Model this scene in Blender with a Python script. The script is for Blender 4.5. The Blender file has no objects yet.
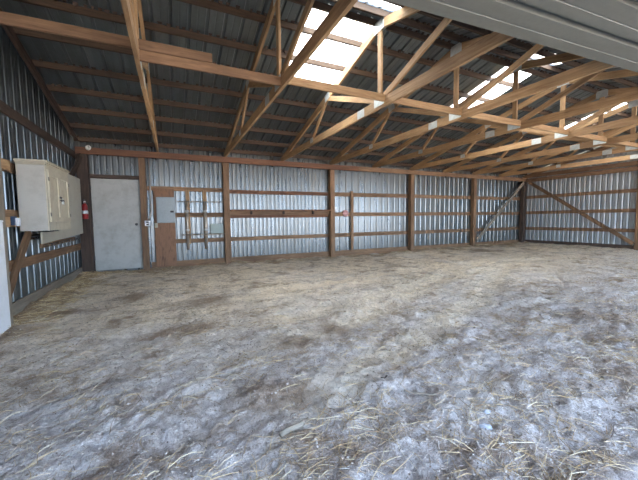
import bpy, bmesh, math, random
import numpy as np
from mathutils import Vector, Matrix, noise
C = bpy.context.scene.collection
random.seed(7); rng = np.random.default_rng(7)
PI = math.pi

# ------------------------------------------------------------------ camera
F, PITCH, YAW, ROLL, CH = 310.9, 0.0683, 0.4374, -0.0122, 1.165
cam = bpy.data.cameras.new('camera'); co = bpy.data.objects.new('camera', cam); C.objects.link(co)
cam.sensor_width = 36; cam.lens = F/638*36; cam.clip_start = .02; cam.clip_end = 500
fw = Vector((math.sin(YAW)*math.cos(PITCH), math.cos(YAW)*math.cos(PITCH), -math.sin(PITCH)))
rt = Vector((math.cos(YAW), -math.sin(YAW), 0)); up = rt.cross(fw)
r2 = rt*math.cos(ROLL)+up*math.sin(ROLL); u2 = -rt*math.sin(ROLL)+up*math.cos(ROLL)
m = Matrix((r2, u2, -fw)).transposed().to_4x4(); m.translation = (0, 0, CH)
co.matrix_world = m
bpy.context.scene.camera = co

# ------------------------------------------------------------------ world, sun, exposure
W = bpy.data.worlds.new('World'); bpy.context.scene.world = W; W.use_nodes = True
nt = W.node_tree; nt.nodes.clear()
tc = nt.nodes.new('ShaderNodeTexCoord'); sx = nt.nodes.new('ShaderNodeSeparateXYZ')
rp = nt.nodes.new('ShaderNodeValToRGB'); bg = nt.nodes.new('ShaderNodeBackground'); wo = nt.nodes.new('ShaderNodeOutputWorld')
nt.links.new(tc.outputs['Generated'], sx.inputs[0]); nt.links.new(sx.outputs['Z'], rp.inputs[0])
nt.links.new(rp.outputs[0], bg.inputs[0]); nt.links.new(bg.outputs[0], wo.inputs[0])
e = rp.color_ramp.elements
e[0].position = 0.0; e[0].color = (.55, .74, 1.0, 1)
e[1].position = .8; e[1].color = (.45, .62, 1.0, 1)
bg.inputs[1].default_value = 2.9
sun = bpy.data.lights.new('sun', 'SUN'); so = bpy.data.objects.new('sun', sun); C.objects.link(so)
sun.energy = 19.0; sun.angle = math.radians(1.0); sun.color = (1.0, .93, .82)
so.rotation_euler = Vector((-.25, -.62, -1.0)).to_track_quat('-Z', 'Y').to_euler()
so.location = (5, 20, 20)
vs = bpy.context.scene.view_settings
vs.view_transform = 'Standard'; vs.look = 'None'; vs.gamma = 1; vs.use_curve_mapping = False
vs.exposure = 1.62

# ------------------------------------------------------------------ materials
def mat(name):
    M = bpy.data.materials.new(name); M.use_nodes = True
    n = M.node_tree.nodes; n.clear()
    o = n.new('ShaderNodeOutputMaterial'); b = n.new('ShaderNodeBsdfPrincipled')
    M.node_tree.links.new(b.outputs[0], o.inputs[0])
    return M, n, M.node_tree.links, b
def ramp(n, l, src, stops):
    r = n.new('ShaderNodeValToRGB'); l.new(src, r.inputs[0])
    el = r.color_ramp.elements
    while len(el) < len(stops): el.new(.5)
    for q, (p, c) in zip(el, stops):
        q.position = p; q.color = (*c, 1)
    return r
def coords(n, l, scale=(1, 1, 1), kind='Object', rand=False):
    t = n.new('ShaderNodeTexCoord'); mp = n.new('ShaderNodeMapping'); l.new(t.outputs[kind], mp.inputs[0])
    mp.inputs['Scale'].default_value = scale
    if rand:
        oi = n.new('ShaderNodeObjectInfo'); mu = n.new('ShaderNodeMath'); mu.operation = 'MULTIPLY'
        mu.inputs[1].default_value = 40; l.new(oi.outputs['Random'], mu.inputs[0]); l.new(mu.outputs[0], mp.inputs['Location'])
    return mp.outputs[0]
def noi(n, l, vec, scale, detail=3, rough=.6, dist=0):
    t = n.new('ShaderNodeTexNoise'); l.new(vec, t.inputs['Vector'])
    t.inputs['Scale'].default_value = scale; t.inputs['Detail'].default_value = detail
    t.inputs['Roughness'].default_value = rough; t.inputs['Distortion'].default_value = dist
    return t.outputs['Fac']
def mix(n, l, fac, a, b, mode='MIX'):
    x = n.new('ShaderNodeMix'); x.data_type = 'RGBA'; x.blend_type = mode
    for s, v in ((x.inputs[0], fac), (x.inputs[6], a), (x.inputs[7], b)):
        if hasattr(v, 'default_value') or hasattr(v, 'links'): l.new(v, s)
        elif isinstance(v, (int, float)): s.default_value = v
        else: s.default_value = (*v, 1)
    return x.outputs[2]
def bump(n, l, b, h, strength, dist):
    q = n.new('ShaderNodeBump'); q.inputs['Strength'].default_value = strength; q.inputs['Distance'].default_value = dist
    l.new(h, q.inputs['Height']); l.new(q.outputs[0], b.inputs['Normal'])

def wood(name, dark, light, knots=.5, rough=.75):
    M, n, l, b = mat(name)
    v = coords(n, l, (1.2, 14, 14), rand=True)
    f = noi(n, l, v, 2.2, 4, .65, .6)
    c = ramp(n, l, f, [(.3, dark), (.7, light)]).outputs[0]
    v2 = coords(n, l, (1, 1, 1), rand=True)
    f2 = noi(n, l, v2, 1.3, 3, .6)
    c = mix(n, l, ramp(n, l, f2, [(.35, (0, 0, 0)), (.75, (.55, .55, .55))]).outputs[0], c, tuple(x*.62 for x in dark))
    vo = n.new('ShaderNodeTexVoronoi'); l.new(coords(n, l, (2.2, 9, 9), rand=True), vo.inputs['Vector']); vo.inputs['Scale'].default_value = 1.1
    k = ramp(n, l, vo.outputs['Distance'], [(.0, (knots,)*3), (.13, (0, 0, 0))]).outputs[0]
    c = mix(n, l, k, c, tuple(x*.35 for x in dark))
    oi = n.new('ShaderNodeObjectInfo')
    rr = ramp(n, l, oi.outputs['Random'], [(0, (.78, .76, .74)), (1, (1.12, 1.1, 1.06))]).outputs[0]
    c = mix(n, l, 1.0, c, rr, 'MULTIPLY')
    l.new(c, b.inputs['Base Color']); b.inputs['Roughness'].default_value = rough
    bump(n, l, b, f, .35, .004)
    return M
TRUSS = wood('truss_wood', (.31, .18, .085), (.60, .40, .21), .6)
FRAME = wood('frame_wood', (.16, .088, .045), (.35, .21, .115), .6)
PURL = wood('purlin_wood', (.055, .034, .021), (.13, .08, .047), .5)
DARKW = wood('old_dark_wood', (.045, .03, .022), (.11, .07, .05), .5)
GREYW = wood('weathered_wood', (.20, .17, .13), (.38, .33, .26), .4)
RUSTW = wood('red_brown_wood', (.12, .05, .026), (.25, .12, .062), .4)

def metal(name, base, dirt, metallic=.8, rough=.42, streak=(1, 1, 1), amt=.5):
    M, n, l, b = mat(name)
    f = noi(n, l, coords(n, l, streak), 1.0, 5, .65)
    f3 = noi(n, l, coords(n, l), 22, 2, .5)
    c = mix(n, l, ramp(n, l, f, [(.42, (0, 0, 0)), (.75, (amt,)*3)]).outputs[0], base, dirt)
    c = mix(n, l, ramp(n, l, f3, [(.4, (.0,)*3), (.7, (.25,)*3)]).outputs[0], c, tuple(x*.7 for x in base))
    l.new(c, b.inputs['Base Color']); b.inputs['Metallic'].default_value = metallic
    r = n.new('ShaderNodeMapRange'); l.new(f, r.inputs[0]); r.inputs[3].default_value = rough-.1; r.inputs[4].default_value = rough+.15
    l.new(r.outputs[0], b.inputs['Roughness'])
    bump(n, l, b, noi(n, l, coords(n, l, (1, 1, 1)), 2.2, 2), .16, .02)
    return M
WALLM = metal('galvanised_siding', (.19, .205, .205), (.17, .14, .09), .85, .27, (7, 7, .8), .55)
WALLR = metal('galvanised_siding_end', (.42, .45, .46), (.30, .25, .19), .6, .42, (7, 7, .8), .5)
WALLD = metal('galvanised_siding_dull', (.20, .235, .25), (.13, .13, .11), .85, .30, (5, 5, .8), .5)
ROOFM = metal('roof_metal', (.19, .22, .225), (.11, .11, .10), .75, .38, (5, .8, 5), .5)
DOORM = metal('grey_green_metal', (.165, .17, .145), (.11, .11, .085), .1, .55, (.6, 6, 6), .4)
PLATE = metal('gusset_metal', (.62, .66, .64), (.45, .44, .40), .6, .45, (8, 8, 8), .4)
STEEL = metal('dark_steel', (.12, .12, .12), (.10, .07, .05), .7, .5, (9, 9, 9))
PIPE = metal('pipe_metal', (.52, .44, .36), (.34, .22, .15), .6, .4, (12, 12, 2))
PANELM = metal('grey_enamel', (.27, .30, .30), (.22, .24, .23), .2, .45, (6, 6, 6), .3)

def paint(name, base, dirt, scale=4, amt=.6, rough=.55, metallic=0):
    M, n, l, b = mat(name)
    f = noi(n, l, coords(n, l), scale, 5, .7)
    c = mix(n, l, ramp(n, l, f, [(.45, (0, 0, 0)), (.8, (amt,)*3)]).outputs[0], base, dirt)
    l.new(c, b.inputs['Base Color']); b.inputs['Roughness'].default_value = rough; b.inputs['Metallic'].default_value = metallic
    bump(n, l, b, f, .1, .004)
    return M
WHITED = paint('door_white', (.42, .42, .385), (.22, .20, .16), 3.2, .7)
CREAM = paint('cabinet_cream', (.52, .47, .35), (.30, .25, .17), 7, .6)
CREAMS = paint('aged_white', (.46, .44, .38), (.28, .25, .20), 5, .6)
BOARDW = paint('board_white', (.44, .42, .34), (.34, .30, .23), 5, .6)
BRIGHTW = paint('bright_white', (.80, .82, .84), (.5, .5, .48), 5, .4)
RED = paint('red_enamel', (.33, .02, .02), (.18, .02, .02), 9, .4, .35)
REFL = paint('faded_red', (.48, .22, .20), (.34, .20, .18), 20, .6, .4)
BLUE = paint('blue_plastic', (.03, .06, .12), (.03, .045, .07), 9, .4, .5)
BLACK = paint('black_rubber', (.025, .025, .025), (.05, .045, .04), 9, .4, .6)
GREEN = paint('pale_green_board', (.32, .38, .34), (.25, .28, .25), 9, .4, .5)
PORC = paint('porcelain', (.66, .64, .60), (.35, .32, .28), 20, .5, .3)
STONE = paint('pale_stone', (.46, .48, .52), (.28, .28, .30), 20, .6, .8)

# plywood
PLY, n, l, b = mat('plywood')
f = noi(n, l, coords(n, l, (9, 9, 1.4)), 1.6, 3, .6, 1.6)
c = ramp(n, l, f, [(.3, (.11, .05, .024)), (.5, (.25, .12, .055)), (.7, (.16, .075, .034))]).outputs[0]
l.new(c, b.inputs['Base Color']); b.inputs['Roughness'].default_value = .6

# translucent fibreglass skylight
SKY, n, l, b = mat('fibreglass_skylight')
tr = n.new('ShaderNodeBsdfTranslucent'); tr.inputs[0].default_value = (.92, .93, .90, 1)
mx = n.new('ShaderNodeMixShader'); mx.inputs[0].default_value = .85
b.inputs['Base Color'].default_value = (.85, .86, .84, 1); b.inputs['Roughness'].default_value = .4
out = [q for q in n if q.type == 'OUTPUT_MATERIAL'][0]
l.new(b.outputs[0], mx.inputs[1]); l.new(tr.outputs[0], mx.inputs[2]); l.new(mx.outputs[0], out.inputs[0])

# dirt floor: lime-grey litter, tan dust with painted skylight warmth far back, brown damp earth
DIRT, n, l, b = mat('barn_floor')
v = coords(n, l)
big = noi(n, l, v, .55, 5, .62, .4); med = noi(n, l, v, 2.3, 6, .68, .5); fine = noi(n, l, v, 20, 6, .85); spk = noi(n, l, v, 95, 3, .75)
vs2 = coords(n, l, (1, 5, 1)); strk = noi(n, l, vs2, .9, 5, .65, .3)
sp = n.new('ShaderNodeSeparateXYZ'); l.new(v, sp.inputs[0])
ad = n.new('ShaderNodeMath'); ad.operation = 'MULTIPLY_ADD'; l.new(med, ad.inputs[0]); ad.inputs[1].default_value = 3.5; l.new(sp.outputs['Y'], ad.inputs[2])
far = n.new('ShaderNodeMapRange'); far.inputs[1].default_value = 4.0; far.inputs[2].default_value = 6.4; l.new(ad.outputs[0], far.inputs[0])
ash = ramp(n, l, fine, [(.3, (.24, .19, .155)), (.5, (.62, .545, .49)), (.66, (.95, .89, .85))]).outputs[0]
tan = ramp(n, l, fine, [(.3, (.55, .43, .30)), (.5, (.90, .76, .57)), (.75, (.98, .88, .70))]).outputs[0]
brn = ramp(n, l, fine, [(.3, (.13, .085, .05)), (.6, (.36, .235, .14)), (.8, (.55, .41, .26))]).outputs[0]
c = mix(n, l, far.outputs[0], ash, tan)  # farther floor tan and lighter: skylight brightness put into the soil colour
bm_ = ramp(n, l, med, [(.50, (0, 0, 0)), (.64, (.85, .85, .85))]).outputs[0]
c = mix(n, l, bm_, c, brn)
bs = ramp(n, l, strk, [(.52, (0, 0, 0)), (.68, (.6, .6, .6))]).outputs[0]
c = mix(n, l, bs, c, brn)
lt = ramp(n, l, big, [(.48, (0, 0, 0)), (.68, (.6, .6, .6))]).outputs[0]
lime = ramp(n, l, fine, [(.3, (.45, .38, .31)), (.5, (.88, .81, .73)), (.7, (1, .96, .92))]).outputs[0]
c = mix(n, l, lt, c, lime)
wa = n.new('ShaderNodeAttribute'); wa.attribute_name = 'wear'; da = n.new('ShaderNodeAttribute'); da.attribute_name = 'damp'
c = mix(n, l, wa.outputs['Fac'], c, tan)
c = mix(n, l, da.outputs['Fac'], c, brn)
c = mix(n, l, ramp(n, l, spk, [(.34, (.55,)*3), (.43, (0, 0, 0))]).outputs[0], c, (.10, .08, .065))
c = mix(n, l, ramp(n, l, spk, [(.60, (0, 0, 0)), (.68, (.6,)*3)]).outputs[0], c, (.78, .78, .78))
l.new(c, b.inputs['Base Color']); b.inputs['Roughness'].default_value = .95
a2 = n.new('ShaderNodeMath'); a2.operation = 'MULTIPLY_ADD'; l.new(spk, a2.inputs[0]); a2.inputs[1].default_value = .5; l.new(fine, a2.inputs[2])
bump(n, l, b, a2.outputs[0], .9, .045)

STRAW, n, l, b = mat('straw')
g = n.new('ShaderNodeNewGeometry')
c = ramp(n, l, g.outputs['Random Per Island'], [(0, (.16, .095, .045)), (.4, (.40, .26, .12)), (.75, (.68, .50, .26)), (1, (.82, .70, .48))]).outputs[0]
l.new(c, b.inputs['Base Color']); b.inputs['Roughness'].default_value = .6
CRUMB, n, l, b = mat('litter')
g = n.new('ShaderNodeNewGeometry')
c = ramp(n, l, g.outputs['Random Per Island'], [(0, (.13, .09, .06)), (.35, (.32, .26, .20)), (.75, (.48, .42, .36)), (1, (.62, .56, .49))]).outputs[0]
l.new(c, b.inputs['Base Color']); b.inputs['Roughness'].default_value = .9

# ------------------------------------------------------------------ helpers
def tag(o, label=None, cat=None, group=None, kind=None):
    if label: o['label'] = label
    if cat: o['category'] = cat
    if group: o['group'] = group
    if kind: o['kind'] = kind
    return o
def empty(name, loc, label, cat, group=None):
    o = bpy.data.objects.new(name, None); C.objects.link(o); o.location = loc; o.empty_display_size = .1
    return tag(o, label, cat, group)
def link(name, me, M, parent=None, world=None, loc=None):
    o = bpy.data.objects.new(name, me); C.objects.link(o)
    if M and not me.materials: me.materials.append(M)
    w = world if world is not None else Matrix.Translation(loc or (0, 0, 0))
    if parent:
        o.parent = parent
        o.matrix_basis = pw(parent).inverted() @ w
    else: o.matrix_basis = w
    return o
def pw(o):
    return (pw(o.parent) if o.parent else Matrix()) @ o.matrix_basis
def raw(vs, fs, smooth=False):
    me = bpy.data.meshes.new('m'); me.from_pydata([tuple(v) for v in vs], [], fs); me.update()
    if smooth:
        me.polygons.foreach_set('use_smooth', [True]*len(me.polygons))
    return me
def bmesh_to(bm, smooth=False):
    me = bpy.data.meshes.new('m'); bm.normal_update(); bm.to_mesh(me); bm.free()
    if smooth: me.polygons.foreach_set('use_smooth', [True]*len(me.polygons))
    return me
def boxbm(bm, lo, hi, bev=0):
    r = bmesh.ops.create_cube(bm, size=1)
    v = r['verts']
    bmesh.ops.scale(bm, verts=v, vec=[h-l_ for l_, h in zip(lo, hi)])
    bmesh.ops.translate(bm, verts=v, vec=[(h+l_)/2 for l_, h in zip(lo, hi)])
    if bev:
        es = list({e for q in v for e in q.link_edges})
        bmesh.ops.bevel(bm, geom=es, offset=bev, segments=2, affect='EDGES', profile=.5)
    return v
def box(name, lo, hi, M, parent=None, bev=.004):
    c = [(a+b_)/2 for a, b_ in zip(lo, hi)]
    bm = bmesh.new(); boxbm(bm, [a-k for a, k in zip(lo, c)], [a-k for a, k in zip(hi, c)], bev)
    return link(name, bmesh_to(bm), M, parent, loc=c)
def board(name, p0, p1, w, t, M, parent=None, upd=(0, 0, 1), wob=.003, bev=.004):
    """a sawn board from p0 to p1, w wide along upd, t thick; its own axis runs along the grain"""
    p0 = Vector(p0); p1 = Vector(p1); L = (p1-p0).length; x = (p1-p0).normalized()
    y = Vector(upd).cross(x).normalized(); z = x.cross(y)
    bm = bmesh.new(); seg = max(1, int(L/.5)); rings = []
    ph = random.random()*9
    ww, tt = w/2, t/2
    prof = [(-tt, -ww+bev), (-tt+bev, -ww), (tt-bev, -ww), (tt, -ww+bev), (tt, ww-bev), (tt-bev, ww), (-tt+bev, ww), (-tt, ww-bev)]
    for i in range(seg+1):
        s = i/seg; dx = -L/2+L*s
        a = wob*math.sin(s*5+ph)*(1 if 0 < i < seg else 0); d = wob*math.sin(s*7+ph*2)*(1 if 0 < i < seg else 0)
        rings.append([bm.verts.new((dx, q[0]+a, q[1]+d)) for q in prof])
    for A, B in zip(rings, rings[1:]):
        for k in range(8): bm.faces.new((A[k], A[(k+1) % 8], B[(k+1) % 8], B[k]))
    bm.faces.new(rings[0][::-1]); bm.faces.new(rings[-1])
    bmesh.ops.recalc_face_normals(bm, faces=bm.faces)
    mw = Matrix((x, y, z)).transposed().to_4x4(); mw.translation = (p0+p1)/2
    return link(name, bmesh_to(bm), M, parent, world=mw)
def prism_yz(name, pts, x, t, M, parent):
    """polygon in the Y-Z plane, t thick along X; grain axis along its longest run"""
    c = Vector((x, sum(p[0] for p in pts)/len(pts), sum(p[1] for p in pts)/len(pts)))
    a, b_ = max(((p, q) for p in pts for q in pts), key=lambda s: (s[0][0]-s[1][0])**2+(s[0][1]-s[1][1])**2)
    ax = Vector((0, b_[0]-a[0], b_[1]-a[1])).normalized()
    if ax.y < 0: ax = -ax
    ay = Vector((-1, 0, 0)); az = ax.cross(ay)
    R = Matrix((ax, ay, az)).transposed().to_4x4(); R.translation = c; I = R.inverted()
    bm = bmesh.new()
    A = [bm.verts.new(I @ Vector((x-t/2, *p))) for p in pts]; B = [bm.verts.new(I @ Vector((x+t/2, *p))) for p in pts]
    bm.faces.new(A); bm.faces.new(B[::-1])
    for i in range(len(pts)): j = (i+1) % len(pts); bm.faces.new((A[i], B[i], B[j], A[j]))
    bmesh.ops.recalc_face_normals(bm, faces=bm.faces)
    return link(name, bmesh_to(bm), M, parent, world=R)
def lathe(name, prof, M, parent, loc, axis='Z', n_=20, smooth=True):
    vs, fs = [], []
    for r, h in prof:
        for k in range(n_):
            a = 2*PI*k/n_; vs.append((r*math.cos(a), r*math.sin(a), h))
    for i in range(len(prof)-1):
        for k in range(n_):
            fs.append((i*n_+k, i*n_+(k+1) % n_, (i+1)*n_+(k+1) % n_, (i+1)*n_+k))
    fs.append(tuple(range(n_))[::-1]); fs.append(tuple((len(prof)-1)*n_+k for k in range(n_)))
    R = {'Z': Matrix(), 'Y': Matrix.Rotation(PI/2, 4, 'X'), 'X': Matrix.Rotation(PI/2, 4, 'Y')}[axis]
    return link(name, raw(vs, fs, smooth), M, parent, world=Matrix.Translation(loc) @ R)
def tubemesh(pts, r, n_=8):
    pts = [Vector(p) for p in pts]; vs, fs = [], []
    for i, p in enumerate(pts):
        d = (pts[min(i+1, len(pts)-1)]-pts[max(i-1, 0)]).normalized()
        a = d.cross(Vector((.3, .2, .93))).normalized(); b_ = d.cross(a)
        for k in range(n_):
            t = 2*PI*k/n_; vs.append(p+a*r*math.cos(t)+b_*r*math.sin(t))
    for i in range(len(pts)-1):
        for k in range(n_): fs.append((i*n_+k, i*n_+(k+1) % n_, (i+1)*n_+(k+1) % n_, (i+1)*n_+k))
    fs.append(tuple(range(n_))[::-1]); fs.append(tuple((len(pts)-1)*n_+k for k in range(n_)))
    return vs, fs
def tube(name, pts, r, M, parent=None, n_=8):
    v, f = tubemesh(pts, r, n_)
    c = Vector(pts[0])
    return link(name, raw([q-c for q in v], f, True), M, parent, loc=c)

# ------------------------------------------------------------------ building dimensions
XL, XR, YB, YR, YF = -1.86, 13.56, 8.41, 3.814, -.79
BAY, X0 = 3.05, -1.785
ZR = 4.07
def roofz(y): return ZR-.25*abs(y-YR)
CB, CT = 2.748, 2.880       # bottom chord

def ribs(a, b_, period, depth, rib, flank):
    out = []; u = a
    while u < b_:
        for q, d in ((0, 0), (period*.33, 0), (period*.33+.004, depth*.12), (period*.33+.014, depth*.12), (period*.33+.018, 0), (period-rib-2*flank, 0), (period-rib-flank, depth), (period-flank, depth)):
            if u+q < b_: out.append((u+q, d))
        u += period
    out.append((b_, 0)); return out
def corr(a, b_, period, depth):
    out = []; u = a; k = 0
    while u < b_:
        for q in (0, .25, .5, .75): out.append((u+period*q, depth*(0, .5, 1, .5)[int(q*4)]))
        u += period
    return [p for p in out if p[0] <= b_]
def sheet(name, prof, fn, M, kind='structure', parent=None):
    vs, fs = [], []
    for u, d in prof:
        col = fn(u, d); vs += col
    k = len(col)
    for i in range(len(prof)-1):
        for j in range(k-1): fs.append((i*k+j, (i+1)*k+j, (i+1)*k+j+1, i*k+j+1))
    o = link(name, raw(vs, fs), M, parent)
    if kind and not parent: o['kind'] = kind
    return o

# back wall: finely ribbed old sheets on the left, broad ribs on the right
prof = ribs(XL, 4.46, .1145, .009, .014, .017)+ribs(4.47, XR, .229, .016, .014, .034)
wb = sheet('wall_back', prof, lambda u, d: [(u, YB+d, -.06), (u, YB+d, 1.4), (u, YB+d, roofz(YB)-.005)], WALLM)
wl = sheet('wall_left', ribs(YF, YB, .2286, .026, .012, .014), lambda u, d: [(XL-d, u, -.06), (XL-d, u, roofz(u)-.005)], WALLD)
wr = sheet('wall_right', ribs(YF, YB, .1524, .014, .014, .026), lambda u, d: [(XR+d, u, -.06), (XR+d, u, roofz(u)-.005)], WALLR)

# roof, with three strips of translucent sheet on each slope
SK = [(1.83, 2.90), (5.86, 6.66), (10.3, 11.0)]
SKY0, SKY1 = 3.93, 5.50
ce = None
def slope(y0, y1):  # list of two points
    return lambda u, d: [(u, y0, roofz(y0)+d), (u, y1, roofz(y1)+d)]
verts, faces = [], []
def addsheet(a, b_, y0, y1):
    base = len(verts); pr = ribs(a, b_, .2286, .032, .022, .014)
    for u, d in pr:
        verts.extend(((u, y0, roofz(y0)+d), (u, y1, roofz(y1)+d)))
    for i in range(len(pr)-1): faces.append((base+2*i, base+2*i+2, base+2*i+3, base+2*i+1))
xs = [XL-.1]+[q for s in SK for q in s]+[XR+.1]
YE, YE2 = YB+.25, YF-.25
for i in range(0, len(xs), 2):
    addsheet(xs[i], xs[i+1], YR, YE); addsheet(xs[i], xs[i+1], YE2, YR)
for a, b_ in SK:
    addsheet(a, b_, YR, SKY0); addsheet(a, b_, SKY1, YE); addsheet(a, b_, YE2, 3.3); addsheet(a, b_, 2*YR-SKY0, YR)
ce = link('ceiling', raw(verts, faces), ROOFM); ce['kind'] = 'structure'
for a, b_ in SK:
    for y0, y1 in ((SKY0-.02, SKY1+.03), (3.27, 2*YR-SKY0+.02)):
        pr = ribs(a-.03, b_+.03, .2286, .032, .022, .014); vs_, fs_ = [], []
        for u, d in pr: vs_ += [(u, y0, roofz(y0)+d+.006), (u, y1, roofz(y1)+d+.006)]
        fs_ = [(2*i, 2*i+2, 2*i+3, 2*i+1) for i in range(len(pr)-1)]
        tag(link('skylight', raw(vs_, fs_), SKY, ce), 'white translucent roof sheet')
# ridge cap
rc = [(YR-.16, roofz(YR-.16)+.03), (YR, ZR+.035), (YR+.16, roofz(YR+.16)+.03)]
vs_ = [(x, y, z) for x in (XL-.1, XR+.1) for y, z in rc]
link('ridge_cap', raw(vs_, [(0, 3, 4, 1), (1, 4, 5, 2)]), ROOFM, ce)
# purlins on edge over the trusses
PY = [3.93, 4.33, 4.87, 5.41, 6.0, 6.56, 7.13, 7.70, 8.25]
for y in PY:
    for s in (1, -1):
        yy = YR+s*(y-YR)
        board('purlin', (XL+.03, yy, roofz(yy)-.047), (XR-.03, yy, roofz(yy)-.047), .088, .038, PURL, ce, wob=.004)

# small dark clumps packed between the roof ribs along every purlin
V, Fc = [], []
for y in PY:
    for s in (1, -1):
        yy = YR+s*(y-YR)-.034; x = XL+.1
        while x < XR-.1:
            inside = any(a < x < b_ for a, b_ in SK) and 2.9 < yy < 5.6
            if not inside and random.random() < .85:
                w_, h_, d_ = random.uniform(.015, .035), random.uniform(.014, .04), random.uniform(.008, .02); zt = roofz(yy)+.004; base = len(V)
                for q in ((-1, -1), (1, -1), (1, 1), (-1, 1)): V.append((x+w_*q[0], yy+d_*q[1]+.002, zt))
                for q in ((-1, -1), (1, -1), (1, 1), (-1, 1)): V.append((x+w_*.6*q[0], yy+d_*.6*q[1]+.006, zt-h_))
                Fc += [tuple(base+k for k in f_) for f_ in ((4, 7, 6, 5), (0, 4, 5, 1), (1, 5, 6, 2), (2, 6, 7, 3), (3, 7, 4, 0))]
            x += random.uniform(.07, .13)
tag(link('dark_clump', raw(V, Fc), DARKW, ce), 'dark clumps along the purlins', kind='stuff')

# floor
def axis(a, b_, near, far, c0):
    out = [a]; 
    while out[-1] < b_:
        d = abs(out[-1]-c0); out.append(out[-1]+near+(far-near)*min(1, max(0, (d-1.6)/6)))
    return out
gx = [-45, -25, -12, -6, -3]+axis(-2.0, 13.7, .03, .085, 1.2)+[15, 19, 27, 45]
gy = [-45, -25, -12, -6, -3, -1.5, -.6]+axis(-.2, 8.6, .028, .06, 1.6)+[10, 15, 25, 45]
TR = ((.47, 1.32, .17), (.44, 2.35, .17), (.20, 3.3, .16), (.14, 4.6, .16))
def rut(x, y):
    h = 0
    # two wheel tracks sweeping away to the right, and a turning track across the middle
    for a, b_, w in TR:
        d = (y-(a*x+b_)-.10*math.sin(x*.9+b_))/math.sqrt(1+a*a)
        k = math.exp(-(d/w)**2)
        fade = min(1, max(0, (x-.6)/1.2))*min(1, max(0, (11-x)/2))
        h += fade*(-.014*k+.012*math.exp(-((abs(d)-w*1.7)/.07)**2))
        h += fade*k*.010*math.sin((x+abs(d)*.6)*34)*(1 if x < 7.5 else .4)
    return h
def ground(x, y):
    if x < XL-.3 or x > XR+.4 or y > YB+.4 or y < -1: return -.03
    v = Vector((x, y, 0))
    h = .05*noise.noise(v*.55)+.030*noise.noise(v*1.7+Vector((7, 3, 0)))
    n1 = noise.noise(v*4.3+Vector((0, 9, 1)))
    near = min(1, max(.35, 1.25-y/6))
    h += near*(.038*n1+.055*abs(noise.noise(v*8.0))+.026*noise.noise(v*15)+.014*noise.noise(v*38))
    h += rut(x, y)
    d = min(x-XL, 9 if y < 1 else 99); h += .075*math.exp(-max(0, d-.05)/.28)*(.7+.6*noise.noise(v*2.5))
    d = YB-y; h += .085*math.exp(-max(0, d)/.45)*(.8+.5*noise.noise(v*2.1))
    d = XR-x; h += .08*math.exp(-max(0, d)/.5)
    return h-.02
vs_ = [(x, y, ground(x, y)) for y in gy for x in gx]; nx = len(gx)
fs_ = [(j*nx+i, j*nx+i+1, (j+1)*nx+i+1, (j+1)*nx+i) for j in range(len(gy)-1) for i in range(nx-1)]
wear, damp = [], []
for y in gy:
    for x in gx:
        v = Vector((x, y, 0)); k = 0
        for a, b_, w in TR:
            d = abs(y-(a*x+b_)-.10*math.sin(x*.9+b_))/math.sqrt(1+a*a); k = max(k, math.exp(-(d/(w*1.1))**4))
        k *= min(1, max(0, (x-.3)/.8))*min(1, max(0, (11-x)/2))*(.62+.5*noise.noise(v*3.1))
        wear.append(max(0, min(.8, k)))
        n3 = noise.noise(v*2.7+Vector((4, 4, 4)))
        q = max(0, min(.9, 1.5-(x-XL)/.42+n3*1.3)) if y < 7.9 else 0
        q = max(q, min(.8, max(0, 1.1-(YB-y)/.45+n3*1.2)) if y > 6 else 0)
        for px_, py_, r_ in ((.35, 4.75, .35), (.62, 1.9, .3), (1.5, 2.9, .22), (1.05, 2.7, .25), (4.4, 1.9, .3), (-.6, 5.5, .25), (9.6, 7.2, .6), (2.2, 1.4, .2), (.0, 3.6, .3)):
            q = max(q, .8*max(0, min(1, 1.4-math.hypot(x-px_, (y-py_)*1.4)/r_+n3*1.1)))
        damp.append(q)
fl = link('floor', raw(vs_, fs_, True), DIRT); fl['kind'] = 'structure'
for nm, arr in (('wear', wear), ('damp', damp)):
    at = fl.data.attributes.new(nm, 'FLOAT', 'POINT'); at.data.foreach_set('value', arr)

# ------------------------------------------------------------------ girts and skirt boards belong to the walls
def girt(a, b_, z, w=.14, M=FRAME, par=wb, t=.036): return board('girt', (a, YB-.02, z), (b_, YB-.02, z), w, t, M, par)
for a, b_ in ((-.42, 1.27), (1.27, 4.32), (4.32, 7.37), (7.37, 10.42), (10.42, XR-.02)):
    for z in (1.90, 1.29, .655):
        if a < 0 and z > 1.8: girt(-.66, b_, 1.93, .10); continue
        if 1 < a < 2 and z == 1.29: girt(a, b_, z, .16, RUSTW); continue
        girt(a, b_, z, .12 if a > 4 else .10, RUSTW if z == 1.90 and a < 2 else FRAME)
for a, b_ in ((-.5, 4.32), (4.32, XR-.02)):
    board('skirt_board', (a, YB-.02, .09), (b_, YB-.02, .09), .17, .036, FRAME, wb)
for z in (2.58, 1.86, 1.26, .63):
    board('girt', (XL+.02, .0, z), (XL+.02, 4.4, z), .13, .036, FRAME, wl)
    board('girt', (XL+.02, 4.4, z), (XL+.02, YB-.05, z), .13, .036, DARKW if z > 2 else FRAME, wl)
board('skirt_board', (XL+.02, 0, .09), (XL+.02, YB-.05, .09), .16, .036, GREYW, wl)
for z in (1.95, 1.31, .655):
    board('girt', (XR-.02, .9, z), (XR-.02, YB-.05, z), .12, .036, FRAME, wr)
board('skirt_board', (XR-.02, 0, .09), (XR-.02, YB-.05, .09), .17, .036, DARKW, wr)

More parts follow.
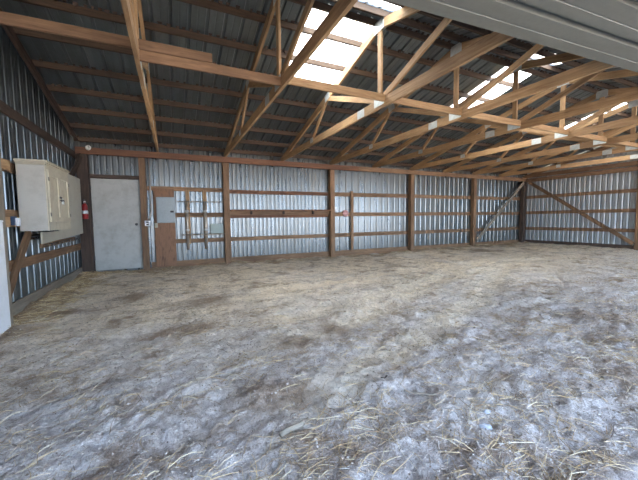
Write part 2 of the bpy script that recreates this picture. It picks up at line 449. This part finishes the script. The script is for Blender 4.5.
# ------------------------------------------------------------------ posts, plates, braces
def post(x, y, z1, label, M=FRAME, w=.14, d=.14, group=None):
    o = board('wooden_post', (x, y, -.12), (x, y, z1), w, d, M, upd=(1, 0, 0)); return tag(o, label, 'post', group)
PYC = YB-.04-.07
TOPB = 2.745
labs = {1: 'brown wooden post right of the pipe rack, at the left end of the double ledge',
        2: 'brown wooden post left of the small round red reflector',
        3: 'brown wooden post in the middle of the plain back wall, right of the reflector',
        4: 'brown wooden post at the foot of the back wall diagonal brace'}
for k in (1, 2, 3, 4):
    post(X0+k*BAY, PYC, TOPB, labs[k], FRAME, .15 if k == 1 else .14)
post(XL+.14, PYC, TOPB, 'dark wooden corner post left of the white door, carrying the red extinguisher', DARKW, .2)
post(-.60, PYC, TOPB, 'brown wooden post forming the right jamb of the white door', FRAME, .13)
post(XR-.13, PYC, TOPB, 'thick dark wooden post in the far right corner of the barn', DARKW, .20)
post(XL+.11, 4.53, roofz(4.53)-.22, 'weathered wooden post on the left wall beside the white board', GREYW, .14)
post(XR-.11, 4.66, roofz(4.66)-.22, 'wooden post on the right end wall at the right edge of the photo', FRAME, .14)
post(XR-.11, .9, roofz(.9)-.22, 'wooden post on the right end wall near the open front', FRAME, .14)
for x, nm in ((XL+.14, 'left front corner'), (4.3, 'open front, beside the raised door'), (8.9, 'open front, right of centre'), (XR-.14, 'right front corner')):
    post(x, YF+.1, TOPB, 'wooden front post of the barn at the '+nm)

o = board('top_beam', (XL+.05, YB-.04-.14-.02, 2.675), (5.2, YB-.04-.14-.02, 2.675), .14, .036, RUSTW); tag(o, 'long red-brown beam along the top of the back wall, left half', 'beam')
o = board('top_beam', (5.2, YB-.2, 2.675), (XR-.05, YB-.2, 2.675), .14, .036, FRAME); tag(o, 'long brown beam along the top of the back wall, right half', 'beam')
o = board('top_beam', (XL+.05, YF+.02, 2.675), (XR-.05, YF+.02, 2.675), .14, .036, FRAME); tag(o, 'long wooden beam across the open front of the barn', 'beam')
o = board('top_beam', (XR-.20, .0, 2.63), (XR-.20, YB-.25, 2.63), .14, .036, FRAME); tag(o, 'wooden beam high along the right end wall', 'beam')
o = board('diagonal_brace', (10.52, YB-.20, .28), (13.28, YB-.20, 2.56), .12, .036, GREYW, upd=(-.6, 0, .7)); tag(o, 'weathered diagonal brace on the back wall rising to the right corner', 'brace')
o = board('diagonal_brace', (XR-.20, 8.05, 2.56), (XR-.20, 4.74, .24), .12, .036, FRAME, upd=(0, .6, .7)); tag(o, 'diagonal brace across the right end wall, sloping down to the right', 'brace')
o = board('diagonal_brace', (XL+.06, 4.66, .14), (XL+.06, 5.56, 1.04), .12, .036, FRAME, upd=(0, -.7, .7)); tag(o, 'short brown diagonal brace on the left wall under the cream cabinet', 'brace')
o = board('knee_brace', (XL+.14, YB-.22, 2.55), (XL+.14, 7.35, 1.98), .13, .036, DARKW, upd=(0, -.5, .8)); tag(o, 'dark knee brace sloping from the back left corner post above the white board', 'brace')

# ------------------------------------------------------------------ roof trusses
PZ = .11
def topz(y): return roofz(y)-.093
def plate(x, y, z, w, h, rot, par):
    bm = bmesh.new(); boxbm(bm, (-.002, -w/2, -h/2), (.002, w/2, h/2), .0006)
    for s in (-1, 1):
        me = bmesh_to(bm.copy()) if s < 0 else bmesh_to(bm)
        R = Matrix.Translation((x+s*.0215, y, z)) @ Matrix.Rotation(rot, 4, 'X')
        link('gusset_plate', me, PLATE, par, world=R)
def web(x, a, b_, par, w=.088, M=TRUSS):
    board('web', (x, *a), (x, *b_), w, .034, M, par, upd=(0, 0, 1) if abs(a[0]-b_[0]) > .05 else (0, 1, 0), wob=.002)
def truss(x, label, M, endwall=False):
    t = empty('roof_truss', (x, YR, CB), label, 'truss')
    D = .125
    # bottom chord, spliced near the middle
    ye, y2 = YB-.035, YF+.06
    sp_ = 4.30
    def cl(y): return min(CT, topz(y))
    yk = YR+(topz(YR)-CT)/.25
    if endwall != 'rafter':
     prism_yz('bottom_chord', [(sp_, CB), (ye, CB), (ye, cl(ye)), (yk, CT), (sp_, CT)], x, .038, M, t)
     prism_yz('bottom_chord', [(y2, CB), (sp_-.004, CB), (sp_-.004, CT), (2*YR-yk, CT), (y2, cl(y2))], x, .038, M, t)
    yb = YR+(topz(YR)-D-CT)/.25
    for s in (1, -1):
        P = [(YR+s*.002, topz(YR)), (YR+s*.002, topz(YR)-D), (YR+s*(yb-YR), CT+.001), (YR+s*(yk-YR), CT+.001)]
        prism_yz('top_chord', P, x, .038, M, t)
    if endwall: return t
    kz = topz(YR)-D
    board('king_post', (x, YR, CT-.02), (x, YR, kz+.01), .088, .034, M, t, upd=(0, 1, 0))
    for s in (1, -1):
        y1 = YR+s*1.66; z1 = topz(y1)-D
        web(x, (YR+s*.06, CT), (y1, z1+.03), t, M=M)
        web(x, (y1+s*.03, z1+.03), (YR+s*2.42, CT-.01), t, w=.07, M=M)
        plate(x, y1, z1+.06, .20, .13, -s*.245, t)
        plate(x, YR+s*2.42, CT-.03, .14, .10, 0, t)
    plate(x, YR, CT-.03, .24, .13, 0, t); plate(x, YR, topz(YR)-.08, .22, .15, 0, t)
    plate(x, sp_, (CB+CT)/2, .20, .12, 0, t)
    return t
tl = {.5: 'roof truss nearest the left wall, its bottom chord crossing the upper left above the door',
      1: 'second roof truss from the left, bottom chord passing in front of the largest skylight',
      1.5: 'third roof truss from the left, pale king post standing right of the largest skylight',
      2: 'fourth roof truss from the left, chord meeting the raised door edge at the far right',
      2.5: 'fifth roof truss from the left, beside the middle skylight',
      3: 'sixth roof truss from the left, just right of the middle skylight',
      3.5: 'seventh roof truss from the left, in the far right part of the roof',
      4: 'eighth roof truss from the left, with the last skylight just before it',
      4.5: 'ninth roof truss from the left, the last open truss before the right end wall'}
for k in tl: truss(X0+k*BAY, tl[k], TRUSS)
truss(XL+.11, 'dark plain rafter frame against the left end wall', DARKW, 'rafter')
truss(XR-.11, 'plain rafter frame against the right end wall', FRAME, True)
# lateral braces lying on the bottom chords
o = board('lateral_brace', (XL+.15, 3.70, CT+.052), (.46, 3.70, CT+.052), .10, .036, FRAME); tag(o, 'long orange-brown lateral brace lying on the chords at the upper left', 'brace')
names = ['first', 'second', 'third', 'fourth', 'fifth', 'sixth', 'seventh', 'eighth', 'ninth']
for i in range(8):
    xa, xb = X0+BAY*(.5+.5*i)+.021, X0+BAY*(1+.5*i)-.021
    z = CT-.055 if i == 0 else CT-.02
    o = board('lateral_brace', (xa, 3.70, z), (xb, 3.70, z), .10, .036, FRAME if i == 0 else TRUSS)
    tag(o, 'short lateral brace fitted between the %s and %s roof trusses from the left' % (names[i], names[i+1]), 'brace')

# ------------------------------------------------------------------ raised door hanging under the front of the trusses
A = math.radians(-3.7)
dr = empty('raised_door', (3.1, 1.70, 2.64), 'raised grey-green ribbed metal door hanging flat under the trusses, upper right', 'door')
dr.rotation_euler = (0, 0, A)
dm = pw(dr) if False else Matrix.Translation((3.1, 1.70, 2.64)) @ Matrix.Rotation(A, 4, 'Z')
dr.matrix_basis = dm
vs_, fs_ = [], []
pr = [(0, .03), (-.001, 0)]; u = -.0
while u > -1.95:
    pr += [(u-.02, 0), (u-.11, 0), (u-.113, .004), (u-.127, .004), (u-.13, 0), (u-.258, 0), (u-.259, .045), (u-.299, .045)]; u -= .30
pr += [(-2.1, 0)]
for v_, d in pr: vs_ += [(-2.7, v_, d), (3.6, v_, d)]
fs_ = [(2*i, 2*i+1, 2*i+3, 2*i+2) for i in range(len(pr)-1)]
link('door_skin', raw(vs_, fs_), DOORM, dr, world=dm)
def lboard(nm, a, b_, w, t, M): 
    return board(nm, dm @ Vector(a), dm @ Vector(b_), w, t, M, dr)
lboard('door_rail', (-2.7, -.03, .098), (3.6, -.03, .082), .10, .038, DARKW)
lboard('door_rail', (-2.7, -2.06, .098), (3.6, -2.06, .082), .10, .038, DARKW)
for x_ in (-2.68, -.55, 1.5, 3.58): lboard('door_stile', (x_, -.05, .098), (x_, -2.04, .089), .10, .038, DARKW)
for x_, y_ in ((-1.1, -.33), (.6, -.88), (1.5, -.33), (-.4, -1.2)):
    lathe('bolt_head', [(.0, 0), (.011, 0), (.011, .006), (.005, .011)], PLATE, dr, dm @ Vector((x_, y_, -.006)), n_=8)

# ------------------------------------------------------------------ the white door in the back wall
d = box('door_1', (-1.60, YB-.09, .07), (-.685, YB-.045, 2.11), WHITED, None, .006); d['kind'] = 'structure'
b0 = lathe('door_handle', [(.026, 0), (.026, .008), (.011, .010), (.011, .035), (.026, .042), (.030, .058), (.022, .072), (.004, .076)], STEEL, d, (-.765, YB-.09, 1.09), 'Y')
for z in (.35, 1.1, 1.9): box('hinge', (-1.612, YB-.10, z-.05), (-1.592, YB-.088, z+.05), STEEL, d, .002)
tr_ = board('trim_1', (-1.64, YB-.06, 2.16), (-.66, YB-.06, 2.16), .08, .06, DARKW); tr_['kind'] = 'structure'
tr_ = board('trim_2', (-1.63, YB-.06, .0), (-1.63, YB-.06, 2.12), .05, .06, DARKW, upd=(1, 0, 0)); tr_['kind'] = 'structure'

# plywood with the breaker panel
pl = box('plywood_panel', (-.40, YB-.075, .07), (.045, YB-.042, 1.92), PLY, None, .002); tag(pl, 'narrow brown plywood sheet on the back wall behind the breaker panel', 'plywood panel')
bp = empty('breaker_panel', (-.145, YB-.08, 1.11), 'grey electrical breaker panel mounted on the brown plywood', 'breaker panel')
box('panel_box', (-.345, YB-.17, 1.11), (.055, YB-.077, 1.72), PANELM, bp, .006)
dd = box('panel_door', (-.325, YB-.182, 1.13), (.035, YB-.171, 1.70), PANELM, bp, .004)
box('latch', (-.05, YB-.19, 1.355), (.025, YB-.180, 1.40), BLACK, dd, .003)
ob = empty('outlet_box', (-.53, YB-.19, 1.04), 'small white outlet box on the door post, with its conduit above', 'outlet')
box('box_body', (-.592, YB-.235, 1.045), (-.476, YB-.186, 1.17), BRIGHTW, ob, .006)
box('socket', (-.56, YB-.239, 1.115), (-.51, YB-.234, 1.15), BLACK, ob, .002); box('socket', (-.56, YB-.239, 1.06), (-.51, YB-.234, 1.095), BLACK, ob, .002)
tube('conduit', [(-.50, YB-.20, 1.17), (-.47, YB-.19, 1.30), (-.46, YB-.10, 1.45), (-.46, YB-.055, 1.9), (-.46, YB-.06, 2.62)], .014, PIPE, ob)
sb = box('junction_box', (-.40, YB-.13, 1.0), (-.33, YB-.077, 1.11), CREAM, None, .008); tag(sb, 'tiny tan junction box at the lower left corner of the breaker panel', 'junction box')

# pipe rack
rk = empty('pipe_rack', (.68, YB-.05, .45), 'wall rack of two wooden uprights, thin rails and pipes between plywood and post', 'rack')
for x, M_ in ((.345, FRAME), (.74, FRAME)):
    board('upright', (x, YB-.06, .58), (x, YB-.06, 1.92), .09, .036, TRUSS, rk, upd=(1, 0, 0))
box('rail', (.10, YB-.12, 1.615), (1.185, YB-.08, 1.635), GREYW, rk, .002)
box('rail', (.10, YB-.13, 1.33), (1.185, YB-.08, 1.35), RUSTW, rk, .002)
box('shelf', (.18, YB-.24, .80), (1.185, YB-.08, .825), GREYW, rk, .003)
for x, c_ in ((.315, 0), (.735, 0)):
    z0 = .44
    tube('pipe', [(x, YB-.155, z0), (x, YB-.155, 1.62)], .034, PIPE, rk, 10)
    lathe('pipe_collar', [(.042, 0), (.044, .02), (.042, .05)], PORC, rk, (x, YB-.155, .90), n_=12)
    lathe('pipe_collar', [(.042, 0), (.044, .02), (.042, .05)], PORC, rk, (x, YB-.155, 1.36), n_=12)
gb = box('board_offcut', (.86, YB-.115, .828), (1.16, YB-.085, 1.06), GREEN, None, .003); tag(gb, 'small pale green board standing on the rack shelf', 'board')

# double ledge
lg = empty('ledge', (2.8, YB-.1, 1.33), 'long red-brown wooden ledge between the first two posts of the back wall', 'shelf')
board('shelf_board', (1.35, YB-.12, 1.41), (4.26, YB-.12, 1.41), .036, .16, RUSTW, lg)
board('backer', (1.35, YB-.06, 1.34), (4.26, YB-.06, 1.34), .12, .036, FRAME, lg)
for x in (1.9, 2.8, 3.7): box('bracket', (x-.02, YB-.16, 1.30), (x+.02, YB-.08, 1.39), DARKW, lg, .003)
# reflector, its board, small white box
vb = board('nailed_board', (5.05, YB-.06, .17), (5.05, YB-.06, 2.0), .09, .036, FRAME, upd=(1, 0, 0)); tag(vb, 'narrow vertical board on the back wall right of the red reflector', 'board')
rf = lathe('reflector', [(.0, 0), (.10, 0), (.104, .006), (.100, .012), (.085, .014), (.0, .016)], REFL, None, (4.83, YB-.042, 1.32), 'Y', 24); tag(rf, 'round faded red reflector disc on the back wall girt', 'reflector')
wx = box('switch_box', (4.384, YB-.17, 1.38), (4.46, YB-.10, 1.50), BRIGHTW, None, .006); tag(wx, 'small white box on the right side of the post by the reflector', 'switch box')
# porcelain ring on the beam
pr_ = lathe('lamp_socket', [(.05, 0), (.055, .015), (.045, .03), (.038, .045), (.030, .046), (.026, .03), (.0, .028)], PORC, None, (-1.575, YB-.215, 2.735), 'Y', 20); tag(pr_, 'round white porcelain lamp socket on the beam at the back left corner', 'lamp socket')

# fire extinguisher
fe = empty('fire_extinguisher', (-1.695, 8.15, 1.22), 'red fire extinguisher hanging on the dark corner post beside the white door', 'fire extinguisher')
cx, cy = -1.695, 8.165
lathe('cylinder', [(.045, 0), (.052, .01), (.052, .26), (.044, .30), (.022, .325), (.018, .34)], RED, fe, (cx, cy, 1.22))
lathe('band', [(.0535, 0), (.0535, .07)], BRIGHTW, fe, (cx, cy, 1.33))
lathe('valve', [(.018, 0), (.020, .01), (.020, .04), (.010, .05)], PORC, fe, (cx, cy, 1.555), n_=12)
box('handle', (cx-.012, cy-.09, 1.60), (cx+.012, cy+.02, 1.612), STEEL, fe, .003); box('lever', (cx-.012, cy-.10, 1.625), (cx+.012, cy+.02, 1.635), BLACK, fe, .003)
tube('hose', [(cx, cy-.02, 1.575), (cx+.045, cy-.04, 1.57), (cx+.065, cy-.035, 1.50), (cx+.062, cy-.03, 1.38)], .009, BLACK, fe)
box('wall_bracket', (cx-.02, cy+.045, 1.30), (cx+.02, 8.235, 1.60), STEEL, fe, .003)

# cream wall cabinet with two panelled doors
cb = empty('wall_cabinet', (-1.63, 5.55, 1.06), 'cream wooden two-door cabinet hanging on the left wall', 'cabinet')
cX0, cX1, cY0, cY1, cZ0, cZ1 = -1.785, -1.50, 5.25, 6.20, 1.05, 1.91
box('cleat', (XL+.04, cY0+.1, 1.83), (cX0+.005, cY1-.1, 1.90), DARKW, cb)
box('cleat', (XL+.04, cY0+.1, 1.22), (cX0+.005, cY1-.1, 1.29), DARKW, cb)
box('carcass', (cX0, cY0, cZ0), (cX1, cY1, cZ1), CREAMS, cb, .004)
bm = bmesh.new()
for i, (g_, z0, z1) in enumerate(((.012, 0, .02), (.026, .02, .035), (.042, .035, .06))):
    boxbm(bm, (cX0-.0, cY0-g_, cZ1+z0), (cX1+g_, cY1+g_, cZ1+z1), .003)
link('cornice', bmesh_to(bm), CREAM, cb)
ym = (cY0+cY1)/2
bm = bmesh.new()
boxbm(bm, (cX1, cY0, cZ0), (cX1+.014, cY0+.035, cZ1)); boxbm(bm, (cX1, cY1-.035, cZ0), (cX1+.014, cY1, cZ1)); boxbm(bm, (cX1, cY0+.035, cZ0), (cX1+.014, cY1-.035, cZ0+.11)); boxbm(bm, (cX1, cY0+.035, cZ1-.05), (cX1+.014, cY1-.035, cZ1))
link('face_frame', bmesh_to(bm), CREAM, cb)
for a, b_, h in ((cY0+.04, ym-.003, ym-.04), (ym+.003, cY1-.04, ym+.04)):
    z0, z1 = cZ0+.115, cZ1-.055
    bm = bmesh.new(); X = cX1+.002; f_ = .06
    boxbm(bm, (X, a, z0), (X+.016, b_, z1), .002)
    for lo, hi in (((a, z0), (a+f_, z1)), ((b_-f_, z0), (b_, z1)), ((a+f_, z0), (b_-f_, z0+.07)), ((a+f_, z1-.07), (b_-f_, z1))):
        boxbm(bm, (X+.014, lo[0], lo[1]), (X+.028, hi[0], hi[1]), .002)
    dp = link('door', bmesh_to(bm), CREAM, cb)
    lathe('knob', [(.008, 0), (.008, .012), (.016, .018), (.018, .026), (.010, .032)], STEEL, dp, (X+.028, h, 1.47), 'X', 12)
    hy = a+.005 if h > a+.2 else b_-.005
    for z in (z0+.1, z1-.12): box('hinge', (X+.024, hy-.012, z-.025), (X+.032, hy+.012, z+.025), STEEL, dp, .002)
box('hasp', (cX1+.031, ym-.05, 1.50), (cX1+.037, ym+.05, 1.53), STEEL, cb, .002)
# padlock hanging from hasp
pk = empty('padlock', (cX1+.045, ym+.045, 1.43), 'small brass-grey padlock hanging at the middle of the cabinet doors', 'padlock')
box('body', (cX1+.034, ym+.02, 1.42), (cX1+.056, ym+.07, 1.47), PLATE, pk, .004)
tube('shackle', [(cX1+.045, ym+.03, 1.468), (cX1+.045, ym+.032, 1.497), (cX1+.045, ym+.045, 1.508), (cX1+.045, ym+.058, 1.497), (cX1+.045, ym+.06, 1.468)], .004, PLATE, pk, 6)

# pale board behind and beyond the cabinet
bw = empty('wall_board', (-1.67, 6.8, .83), 'large pale board fixed to the left wall behind and below the cream cabinet', 'board')
vsb = [(5.56, .86), (7.75, .93), (7.75, 2.02), (6.30, 2.02), (6.30, 1.02), (5.56, 1.02)]
bm = bmesh.new(); A_ = [bm.verts.new((-1.68, *p)) for p in vsb]; B_ = [bm.verts.new((-1.662, *p)) for p in vsb]
bm.faces.new(A_); bm.faces.new(B_[::-1])
for i in range(6): bm.faces.new((A_[i], B_[i], B_[(i+1) % 6], A_[(i+1) % 6]))
bmesh.ops.recalc_face_normals(bm, faces=bm.faces)
link('sheet', bmesh_to(bm), BOARDW, bw)
for z in (1.26, 1.86): box('batten', (XL+.04, 6.4, z-.03), (-1.679, 7.7, z+.03), DARKW, bw)
for y, z in ((6.6, 1.6), (7.0, 1.45), (7.5, 1.8)):
    lathe('nail_head', [(.0, 0), (.007, 0), (.007, .004), (.0, .006)], STEEL, bw, (-1.662, y, z), 'X', 8)

def hook_rack(y0, y1, z0, z1, n_, label, M=DARKW):
    t = empty('hook_rack', (XL+.08, (y0+y1)/2, (z0+z1)/2), label, 'rack')
    board('backboard', (XL+.013, y0, z0), (XL+.013, y1, z1), .07, .026, M, t)
    for i in range(n_):
        s = (i+.5)/n_; y = y0+(y1-y0)*s; z = z0+(z1-z0)*s
        tube('hook', [(XL+.024, y, z+.015), (XL+.08, y, z+.01), (XL+.10, y, z-.02), (XL+.115, y, z-.01), (XL+.12, y, z+.03)], .007, STEEL, t, 6)
hook_rack(5.62, 6.06, .95, .95, 5, 'short dark rack of hooks just below the cream cabinet')
hook_rack(6.10, 7.9, .80, .82, 9, 'long brown rack of hooks along the left wall below the pale board', FRAME)

# bracket lumber beside the cabinet, blue box and tray
o = board('cross_board', (XL+.06, 4.62, 1.86), (XL+.06, 5.1, 1.86), .12, .036, TRUSS); tag(o, 'short pale board above the blue box, left of the cream cabinet', 'board')
o = board('cross_board', (XL+.06, 4.62, 1.17), (XL+.06, 5.4, 1.17), .12, .036, TRUSS); tag(o, 'short pale board behind the blue and white box, left of the cabinet bottom', 'board')
bx = empty('utility_box', (XL+.12, 4.98, 1.10), 'small blue and white utility box on the board left of the cabinet', 'box')
box('blue_body', (XL+.08, 4.99, 1.13), (XL+.12, 5.06, 1.24), BLUE, bx, .006); box('white_cover', (XL+.121, 5.0, 1.12), (XL+.15, 5.07, 1.22), BRIGHTW, bx, .005)
# white painted board standing by the wall at the photo's left edge
wp = empty('leaning_board', (XL+.2, 3.7, 0), 'white painted board standing on edge by the left wall post at the photo edge', 'board')
box('sheet', (XL+.185, 2.9, -.03), (XL+.215, 4.44, 1.17), BRIGHTW, wp, .005)
box('edge_cap', (XL+.18, 2.9, 1.17), (XL+.22, 4.44, 1.19), BRIGHTW, wp, .004)

# ------------------------------------------------------------------ straw, litter, stones on the floor
def scatter(N, y_lo, y_hi, f):
    out = []
    while len(out) < N:
        y = y_lo+(y_hi-y_lo)*random.random()**1.5; x = XL+.1+random.random()*(min(XR-.1, 2.0+y*2.9)-XL-.1)
        if x < -.5*y-.6: continue
        if f(x, y) > random.random(): out.append((x, y))
    return out
def clump(x, y):
    v = noise.noise(Vector((x*1.6, y*1.9, 3)))+.6*noise.noise(Vector((x*4, y*4.5, 8)))
    w = .25 if y < YB-.7 and x > XL+.5 else 1
    return max(.08, min(1, .38+.9*v))*(1 if w < 1 else 1.2)
def strawmesh(pts, lmin, lmax, r):
    V, Fc = [], []
    for x, y in pts:
        L = random.uniform(lmin, lmax); a = random.gauss(.5, .9) if random.random() < .6 else random.random()*2*PI
        bend = random.gauss(0, .3); rr = r*random.uniform(.6, 1.3)
        z = ground(x, y)+rr+.003; lift = random.random()**3*L*.22; base = len(V); n_ = 4
        px, py = x, y
        for i in range(n_):
            s = i/(n_-1); aa = a+bend*(s-.5)
            dx, dy = math.cos(aa), math.sin(aa)
            px = min(max(px, XL+.05), XR-.05); py = min(py, YB-.05)
            zz = max(z+lift*math.sin(s*PI), ground(px, py)+rr)
            q = rr*(1-.4*s)
            V += [(px-dy*q, py+dx*q, zz-q*.5), (px+dy*q, py-dx*q, zz-q*.5), (px, py, zz+q)]
            px += dx*L/(n_-1); py += dy*L/(n_-1)
        for i in range(n_-1):
            for k in range(3): Fc.append((base+i*3+k, base+i*3+(k+1) % 3, base+(i+1)*3+(k+1) % 3, base+(i+1)*3+k))
        Fc += [(base+2, base+1, base), (base+9, base+10, base+11)]
    return raw(V, Fc)
ST = scatter(17000, .7, 8.3, clump)
tag(link('straw', strawmesh(ST, .02, .17, .0015), STRAW), 'loose tan straw stalks strewn over the dirt floor', 'straw', kind='stuff')
ST = scatter(18000, .7, 6.5, lambda x, y: .4+clump(x, y)*.5)
tag(link('chaff', strawmesh(ST, .012, .05, .0016), CRUMB), 'short pale chaff and shavings mixed into the floor litter', 'litter', kind='stuff')
V, Fc = [], []
ico = [(0, 0, 1), (.9, 0, .1), (0, .9, .1), (-.9, 0, .1), (0, -.9, .1), (0, 0, -.8)]
icf = [(0, 1, 2), (0, 2, 3), (0, 3, 4), (0, 4, 1), (5, 2, 1), (5, 3, 2), (5, 4, 3), (5, 1, 4)]
for x, y in scatter(15000, .7, 7.0, lambda x, y: .6+.5*noise.noise(Vector((x, y, 5)))):
    s = random.uniform(.004, .010)*(1.5 if random.random() < .04 else 1); a = random.random()*6; g_ = ground(x, y); base = len(V)
    for q in ico:
        j = random.uniform(.7, 1.3); V.append((x+s*j*(q[0]*math.cos(a)-q[1]*math.sin(a)), y+s*j*(q[0]*math.sin(a)+q[1]*math.cos(a)), g_+s*.4+s*.7*j*q[2]))
    Fc += [tuple(base+k for k in f_) for f_ in icf]
tag(link('litter', raw(V, Fc), CRUMB), 'grey and brown granular litter covering the dirt floor', 'litter', kind='stuff')
# debris banked along the walls
pts = []
while len(pts) < 2600:
    if random.random() < .45: x = XL+.08+abs(random.gauss(0, .22)); y = random.uniform(4.6, 8.3)
    else: x = random.uniform(XL+.2, XR-.2); y = YB-.05-abs(random.gauss(0, .3))
    if y < YB-.06: pts.append((x, y))
tag(link('wall_debris', strawmesh(pts, .04, .18, .0028), STRAW), 'dried straw and bark debris banked along the foot of the walls', 'debris', kind='stuff')

def rock(name, x, y, s, M, label, cat, sc=(1, .7, .5), rot=0):
    bm = bmesh.new(); bmesh.ops.create_icosphere(bm, subdivisions=3, radius=1)
    for v in bm.verts:
        v.co *= 1+.25*noise.noise(v.co*1.3+Vector((x*9, y*5, 0))); v.co = Vector((v.co.x*sc[0]*s, v.co.y*sc[1]*s, v.co.z*sc[2]*s))
    o = link(name, bmesh_to(bm, True), M, None, world=Matrix.Translation((x, y, ground(x, y)+s*sc[2]*.9)) @ Matrix.Rotation(rot, 4, 'Z'))
    return tag(o, label, cat)
rock('stone', 1.515, 1.10, .034, STONE, 'small blue-grey stone in the straw at the lower right', 'stone', rot=-.6)
rock('stone', 1.66, 1.20, .026, STONE, 'smaller pale stone just behind the blue-grey stone', 'stone')
def stick(a, b_, r, M, label):
    pts = []
    for i in range(7):
        s = i/6; x = a[0]+(b_[0]-a[0])*s; y = a[1]+(b_[1]-a[1])*s
        pts.append((x+random.uniform(-.004, .004), y+random.uniform(-.004, .004), ground(x, y)+r*.8+.004))
    zz = max(q[2] for q in pts); pts = [(q[0], q[1], (q[2]+zz)/2) for q in pts]
    return tag(tube('stick', pts, r, M, None, 7), label, 'stick')
stick((1.36, 1.585), (1.50, 1.44), .006, GREYW, 'pale grey stick on the floor right of centre')
stick((.47, 1.51), (.62, 1.56), .015, GREYW, 'short flat wooden stick on the floor left of centre')
stick((1.26, 1.70), (1.33, 1.735), .006, DARKW, 'short dark stick in the straw near the middle of the floor')
